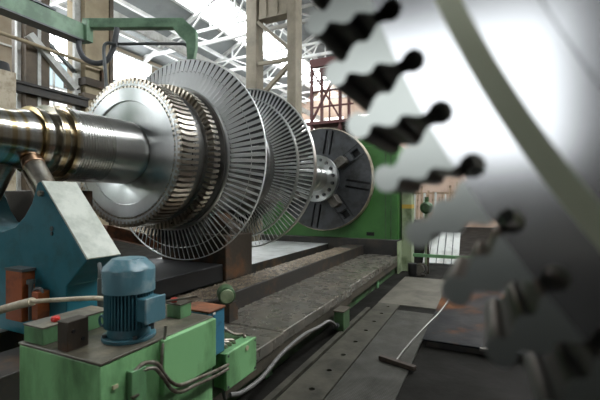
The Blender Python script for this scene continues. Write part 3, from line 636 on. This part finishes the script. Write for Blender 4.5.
b = MB(); b.tube(smooth_path([along(.45,2.72),along(1.55,2.72),along(1.75,2.70),along(1.80,2.62),along(1.80,2.45)],5), .025, 10); b.build('conduit', M['greysteel'], jc)
b = MB(); b.box(-6.25,-6.12,4.38,4.5,2.74,3.10); b.build('knuckle', M['crane_green'], jc)
b = MB(); b.tube(smooth_path([(-6.25,4.33,2.78),(-6.25,4.33,2.64),(-6.22,4.34,2.53),(-6.16,4.37,2.43),(-6.04,4.42,2.36),(-5.92,4.48,2.35),(-5.81,4.54,2.41),(-5.74,4.57,2.54),(-5.69,4.59,2.71),(-5.66,4.61,2.95)]), .045, 12); b.build('hose', M['rubber'], jc)
b = MB(); b.tube(smooth_path([(-5.62,4.56,2.65),(-5.73,4.47,2.65),(-5.77,4.44,2.55),(-5.75,4.45,2.2),(-5.73,4.47,1.75)],5), .028, 10); b.build('drop_pipe', M['greysteel'], jc)
# lattice column
lc = thing('lattice_column', 'grey-beige steel lattice column with two legs behind the rear blade fan', 'column', (-6.9,12.2,-1.6))
for x0,x1 in ((-7.94,-7.52),(-6.24,-5.92)): b = MB(); b.box(x0,x1,12.0,12.4,-1.6,9.5); b.build('leg', M['lattice'], lc, bevel=.01)
for x in (-7.52,-5.93): b = MB(); b.box(x,x+.05,11.95,12.45,-1.6,9.5); b.build('flange', M['lattice'], lc)
b = MB(); b.box(-7.38,-6.24,12.0,12.5,6.60,8.6); b.build('head_plate', M['lattice'], lc)
for x in (-7.1,-6.65): b = MB(); b.box(x,x+.05,11.95,12.0,6.60,8.6); b.build('stiffener', M['lattice'], lc)
b = MB(); b.box(-7.38,-6.24,11.97,12.0,6.55,6.66); b.build('head_flange', M['lattice'], lc)
b = MB(); b.bar((-7.45,12.05,6.5),(-6.2,12.05,5.35),.12,.12); b.build('diagonal', M['lattice'], lc)
b = MB(); b.bar((-7.45,12.05,4.97),(-6.2,12.05,4.97),.10,.12); b.build('horizontal', M['lattice'], lc)
b = MB(); b.bar((-6.2,12.05,4.75),(-7.45,12.05,3.7),.12,.14); b.build('diagonal', M['lattice'], lc)
b = MB(); b.bar((-7.45,12.05,2.8),(-6.2,12.05,2.8),.10,.12); b.build('horizontal', M['lattice'], lc)
# red tower
rt = thing('red_tower', 'red oxide steel lattice tower with a platform behind the faceplate', 'tower', (-6.3,16.5,-1.6))
for x,y in ((-7.06,16),(-5.70,16),(-7.06,17.2),(-5.70,17.2)): b = MB(); b.box(x-.06,x+.06,y-.06,y+.06,-1.6,6.35); b.build('post', M['redsteel'], rt)
for y in (16,17.2): b = MB(); b.box(-7.12,-5.2,y-.1,y+.1,6.0,6.35); b.build('top_beam', M['redsteel'], rt)
b = MB(); b.box(-7.3,-5.1,15.9,17.3,3.42,3.55); b.build('platform', M['redsteel'], rt)
b = MB(); b.bar((-7.06,16,3.6),(-5.7,16,5.9),.09); b.build('brace', M['redsteel'], rt)
b = MB(); b.bar((-7.06,16,5.9),(-5.7,16,3.6),.07); b.build('brace', M['redsteel'], rt)
for z in (4.2,4.9): b = MB(); b.bar((-7.06,16,z),(-5.1,16,z),.07); b.build('hand_rail', M['redsteel'], rt)
for x in (-6.6,-6.2,-5.3): b = MB(); b.bar((x,16,3.5),(x,16,4.9),.06); b.build('baluster', M['redsteel'], rt)
b = MB(); b.bar((-7.06,16,1.0),(-5.7,16,3.3),.08); b.build('brace', M['redsteel'], rt)
b = MB(); b.prism([(-6.9,3.3),(-5.2,3.3),(-5.6,2.5),(-6.3,2.5)],'y',16.2,17.0); b.build('hopper', M['rustdark'], rt)
b = MB(); b.box(-7.0,-5.6,16.0,17.0,1.2,1.35); b.build('lower_platform', M['redsteel'], rt)
# yellow stand far behind
b = MB(); b.cyl((-4.33,11.3,-1.6),(-4.33,11.3,-1.0),.06,n=12); b.cyl((-4.33,11.3,-1.0),(-4.33,11.3,-.72),.10,n=12); o = b.build('yellow_bollard', M['yellow']); tag(o, 'small yellow bollard beyond the rear of the lathe bed', 'bollard')

# ================================================================== HALL SHELL
SL = .51
def zr(x): return 6.5+SL*(x+14) if x <= -3 else 6.5+SL*11-SL*(x+3)
def slope_strip(mb, x0, x1, y0, y1, t=.08):
    mb.prism([(x0,zr(x0)),(x1,zr(x1)),(x1,zr(x1)+t),(x0,zr(x0)+t)], 'y', y0, y1)
b = MB()
for x0,x1 in ((-14.2,-11.05),(-9.82,-3),(-3,2.2),(4.6,8.3)): slope_strip(b, x0,x1,-12,26)
struct(b.build('ceiling', M['roof']))
b = MB()
for x0,x1 in ((-11.05,-9.82),(2.2,4.6)): slope_strip(b, x0,x1,-12,1.0)
struct(b.build('ceiling_near', M['roof']))
for i,(x0,x1) in enumerate(((-11.05,-9.82),(2.2,4.6))):
    b = MB(); slope_strip(b, x0,x1,1,26,.03); struct(b.build('window_%d'%(i+1), M['sky'], None))
    t = MB()
    for k in range(19):
        y = -11.5+2*k; t.bar((x0,y,zr(x0)-.03),(x1,y,zr(x1)-.03),.06,.06)
    for x in (x0,x1): t.bar((x,-12,zr(x)-.06),(x,26,zr(x)-.06),.16,.12)
    struct(t.build('trim_%d'%(i+1), M['truss']))
b = MB(); b.box(-14.2,-14.0,-12,26,-1.6,2.0); b.box(-14.2,-14.0,-12,26,6.3,6.6)
for k in range(7): b.box(-14.2,-14.0,-12+6.3*k,-11.3+6.3*k,2.0,6.3)
struct(b.build('wall_left', M['wallm']))
b = MB(); b.box(8.2,8.4,-12,26,-1.6,6.6); struct(b.build('wall_right', M['wall_dark']))
b = MB(); b.box(-14.12,-14.08,-12,26,5.05,6.3); struct(b.build('window_3', M['win']))
b = MB(); b.box(-14.12,-14.08,-12,26,4.1,5.05); struct(b.build('window_4', M['winblue']))
b = MB(); b.box(-14.12,-14.08,-12,26,2.0,4.1); struct(b.build('window_5', M['winlow']))
t = MB()
for k in range(43): t.box(-14.01,-13.95,-12+.9*k,-11.94+.9*k,2.0,6.3)
for z in (2.0,3.05,4.1,5.05,6.3): t.box(-14.01,-13.95,-12,26,z-.03,z+.03)
struct(t.build('trim_3', M['truss']))
b = MB(); b.prism([(-14.2,6.0),(8.4,6.0),(8.4,zr(8.3)+.1),(-3,zr(-3)),(-14.2,zr(-14.2))],'y',26,26.2); b.box(-14.2,8.4,26,26.2,-1.6,4.9)
for x in (-14.2,-9,-4,1,6): b.box(x,x+1.0,26,26.2,4.9,6.0)
struct(b.build('wall_far', M['wall_low']))
b = MB(); b.box(-14.2,8.4,26.1,26.15,4.9,6.0); struct(b.build('window_8', M['winend']))
b = MB(); b.prism([(-14.2,7.0),(8.4,7.0),(8.4,zr(8.3)+.1),(-3,zr(-3)),(-14.2,zr(-14.2))],'y',-12.2,-12); b.box(-14.2,8.4,-12.2,-12,-1.6,1.2)
b.box(-14.2,-6.4,-12.2,-12,1.1,7.0)
b.box(2.0,8.4,-12.2,-12,1.1,7.0); b.box(-6.4,2.0,-12.2,-12,5.5,7.0)
struct(b.build('wall_near', M['wall_dark']))
b = MB(); b.box(-6.5,2.2,-12.15,-12.1,1.1,5.6); struct(b.build('window_9', M['winnear']))
# roof trusses across the hall
def truss(y, label):
    t = thing('roof_truss', label, 'roof truss', (-3,y,6.55), 'roof trusses')
    zc = 6.55; rf = lambda x: zr(x)-.22
    b = MB(); b.bar((-14,y,zc),(8,y,zc),.12,.12); b.bar((-12.6,y,zc+.55),(6.6,y,zc+.55),.09,.09); b.build('bottom_chord', M['truss'], t)
    b = MB(); b.bar((-14,y,rf(-14)),(-3,y,rf(-3)),.14,.14); b.bar((-3,y,rf(-3)),(8,y,rf(8)),.14,.14); b.build('top_chord', M['truss'], t)
    b = MB(); xs = [-12.6+1.2*i for i in range(17)]
    for i in range(16):
        b.bar((xs[i],y,zc+.55*(i%2)),(xs[i+1],y,zc+.55*((i+1)%2)),.055,.055)
        x,x2 = xs[i],xs[i+1]
        if rf(x) > zc+.7: b.bar((x,y,zc+.55),(x,y,rf(x)),.06,.06)
        if i%2 and min(rf(x),rf(x2)) > zc+.7: b.bar((x,y,zc+.55),(x2,y,rf(x2)),.06,.06)
    b.build('web', M['truss'], t)
ty = [4,8,12.8,16,19.5,23]
tl = ['nearest pale roof truss, at the top left above the jib crane','second pale roof truss from the front, over the widest blade fan','third pale roof truss from the front, just behind the lattice column'] + ['%s pale roof truss from the front' % q for q in ('fourth','fifth')] + ['farthest pale roof truss near the end wall']
for y, q in zip(ty, tl): truss(y, q)
pl = [(-13.0,zr(-13)-.35),(-11.9,zr(-11.9)-.35),(-9.2,zr(-9.2)-.35),(-7.4,zr(-7.4)-.35)]
for i,(x,z) in enumerate(pl):
    b = MB(); b.bar((x,-11.9,z),(x,25.9,z),.10,.16); o = b.build('roof_purlin', M['truss']); tag(o, ['lowest pale purlin along the left roof slope','pale purlin just below the left skylight','pale purlin just above the left skylight','highest pale purlin along the left roof slope'][i], 'purlin', 'roof purlins')
b = MB(); b.bar((-10.4,-11.9,5.75),(-10.4,25.9,5.75),.12,.3); o = b.build('runway_beam', M['white']); tag(o, 'white crane runway beam along the left side under the skylight', 'beam')

# ================================================================== CAMERA, WORLD, VIEW
w = bpy.data.worlds.new('World'); sc.world = w; w.use_nodes = True
w.node_tree.nodes['Background'].inputs[0].default_value = (.75,.85,1,1); w.node_tree.nodes['Background'].inputs[1].default_value = .3
cd = bpy.data.cameras.new('Camera'); cam = bpy.data.objects.new('Camera', cd); col.objects.link(cam); sc.camera = cam
cd.sensor_width = 36; cd.lens = 387/600*36; cd.shift_y = 1/600; cd.clip_start = .02; cd.clip_end = 200
cam.location = (0,0,H); cam.rotation_euler = (PI/2, 0, math.atan(185/387))
cd.dof.use_dof = True; cd.dof.focus_distance = 3.8; cd.dof.aperture_fstop = 2.9
sc.view_settings.view_transform = 'Standard'; sc.view_settings.look = 'None'; sc.view_settings.gamma = 1; sc.view_settings.exposure = 0.22
sc.view_settings.use_curve_mapping = False
sc.cycles.use_denoising = True
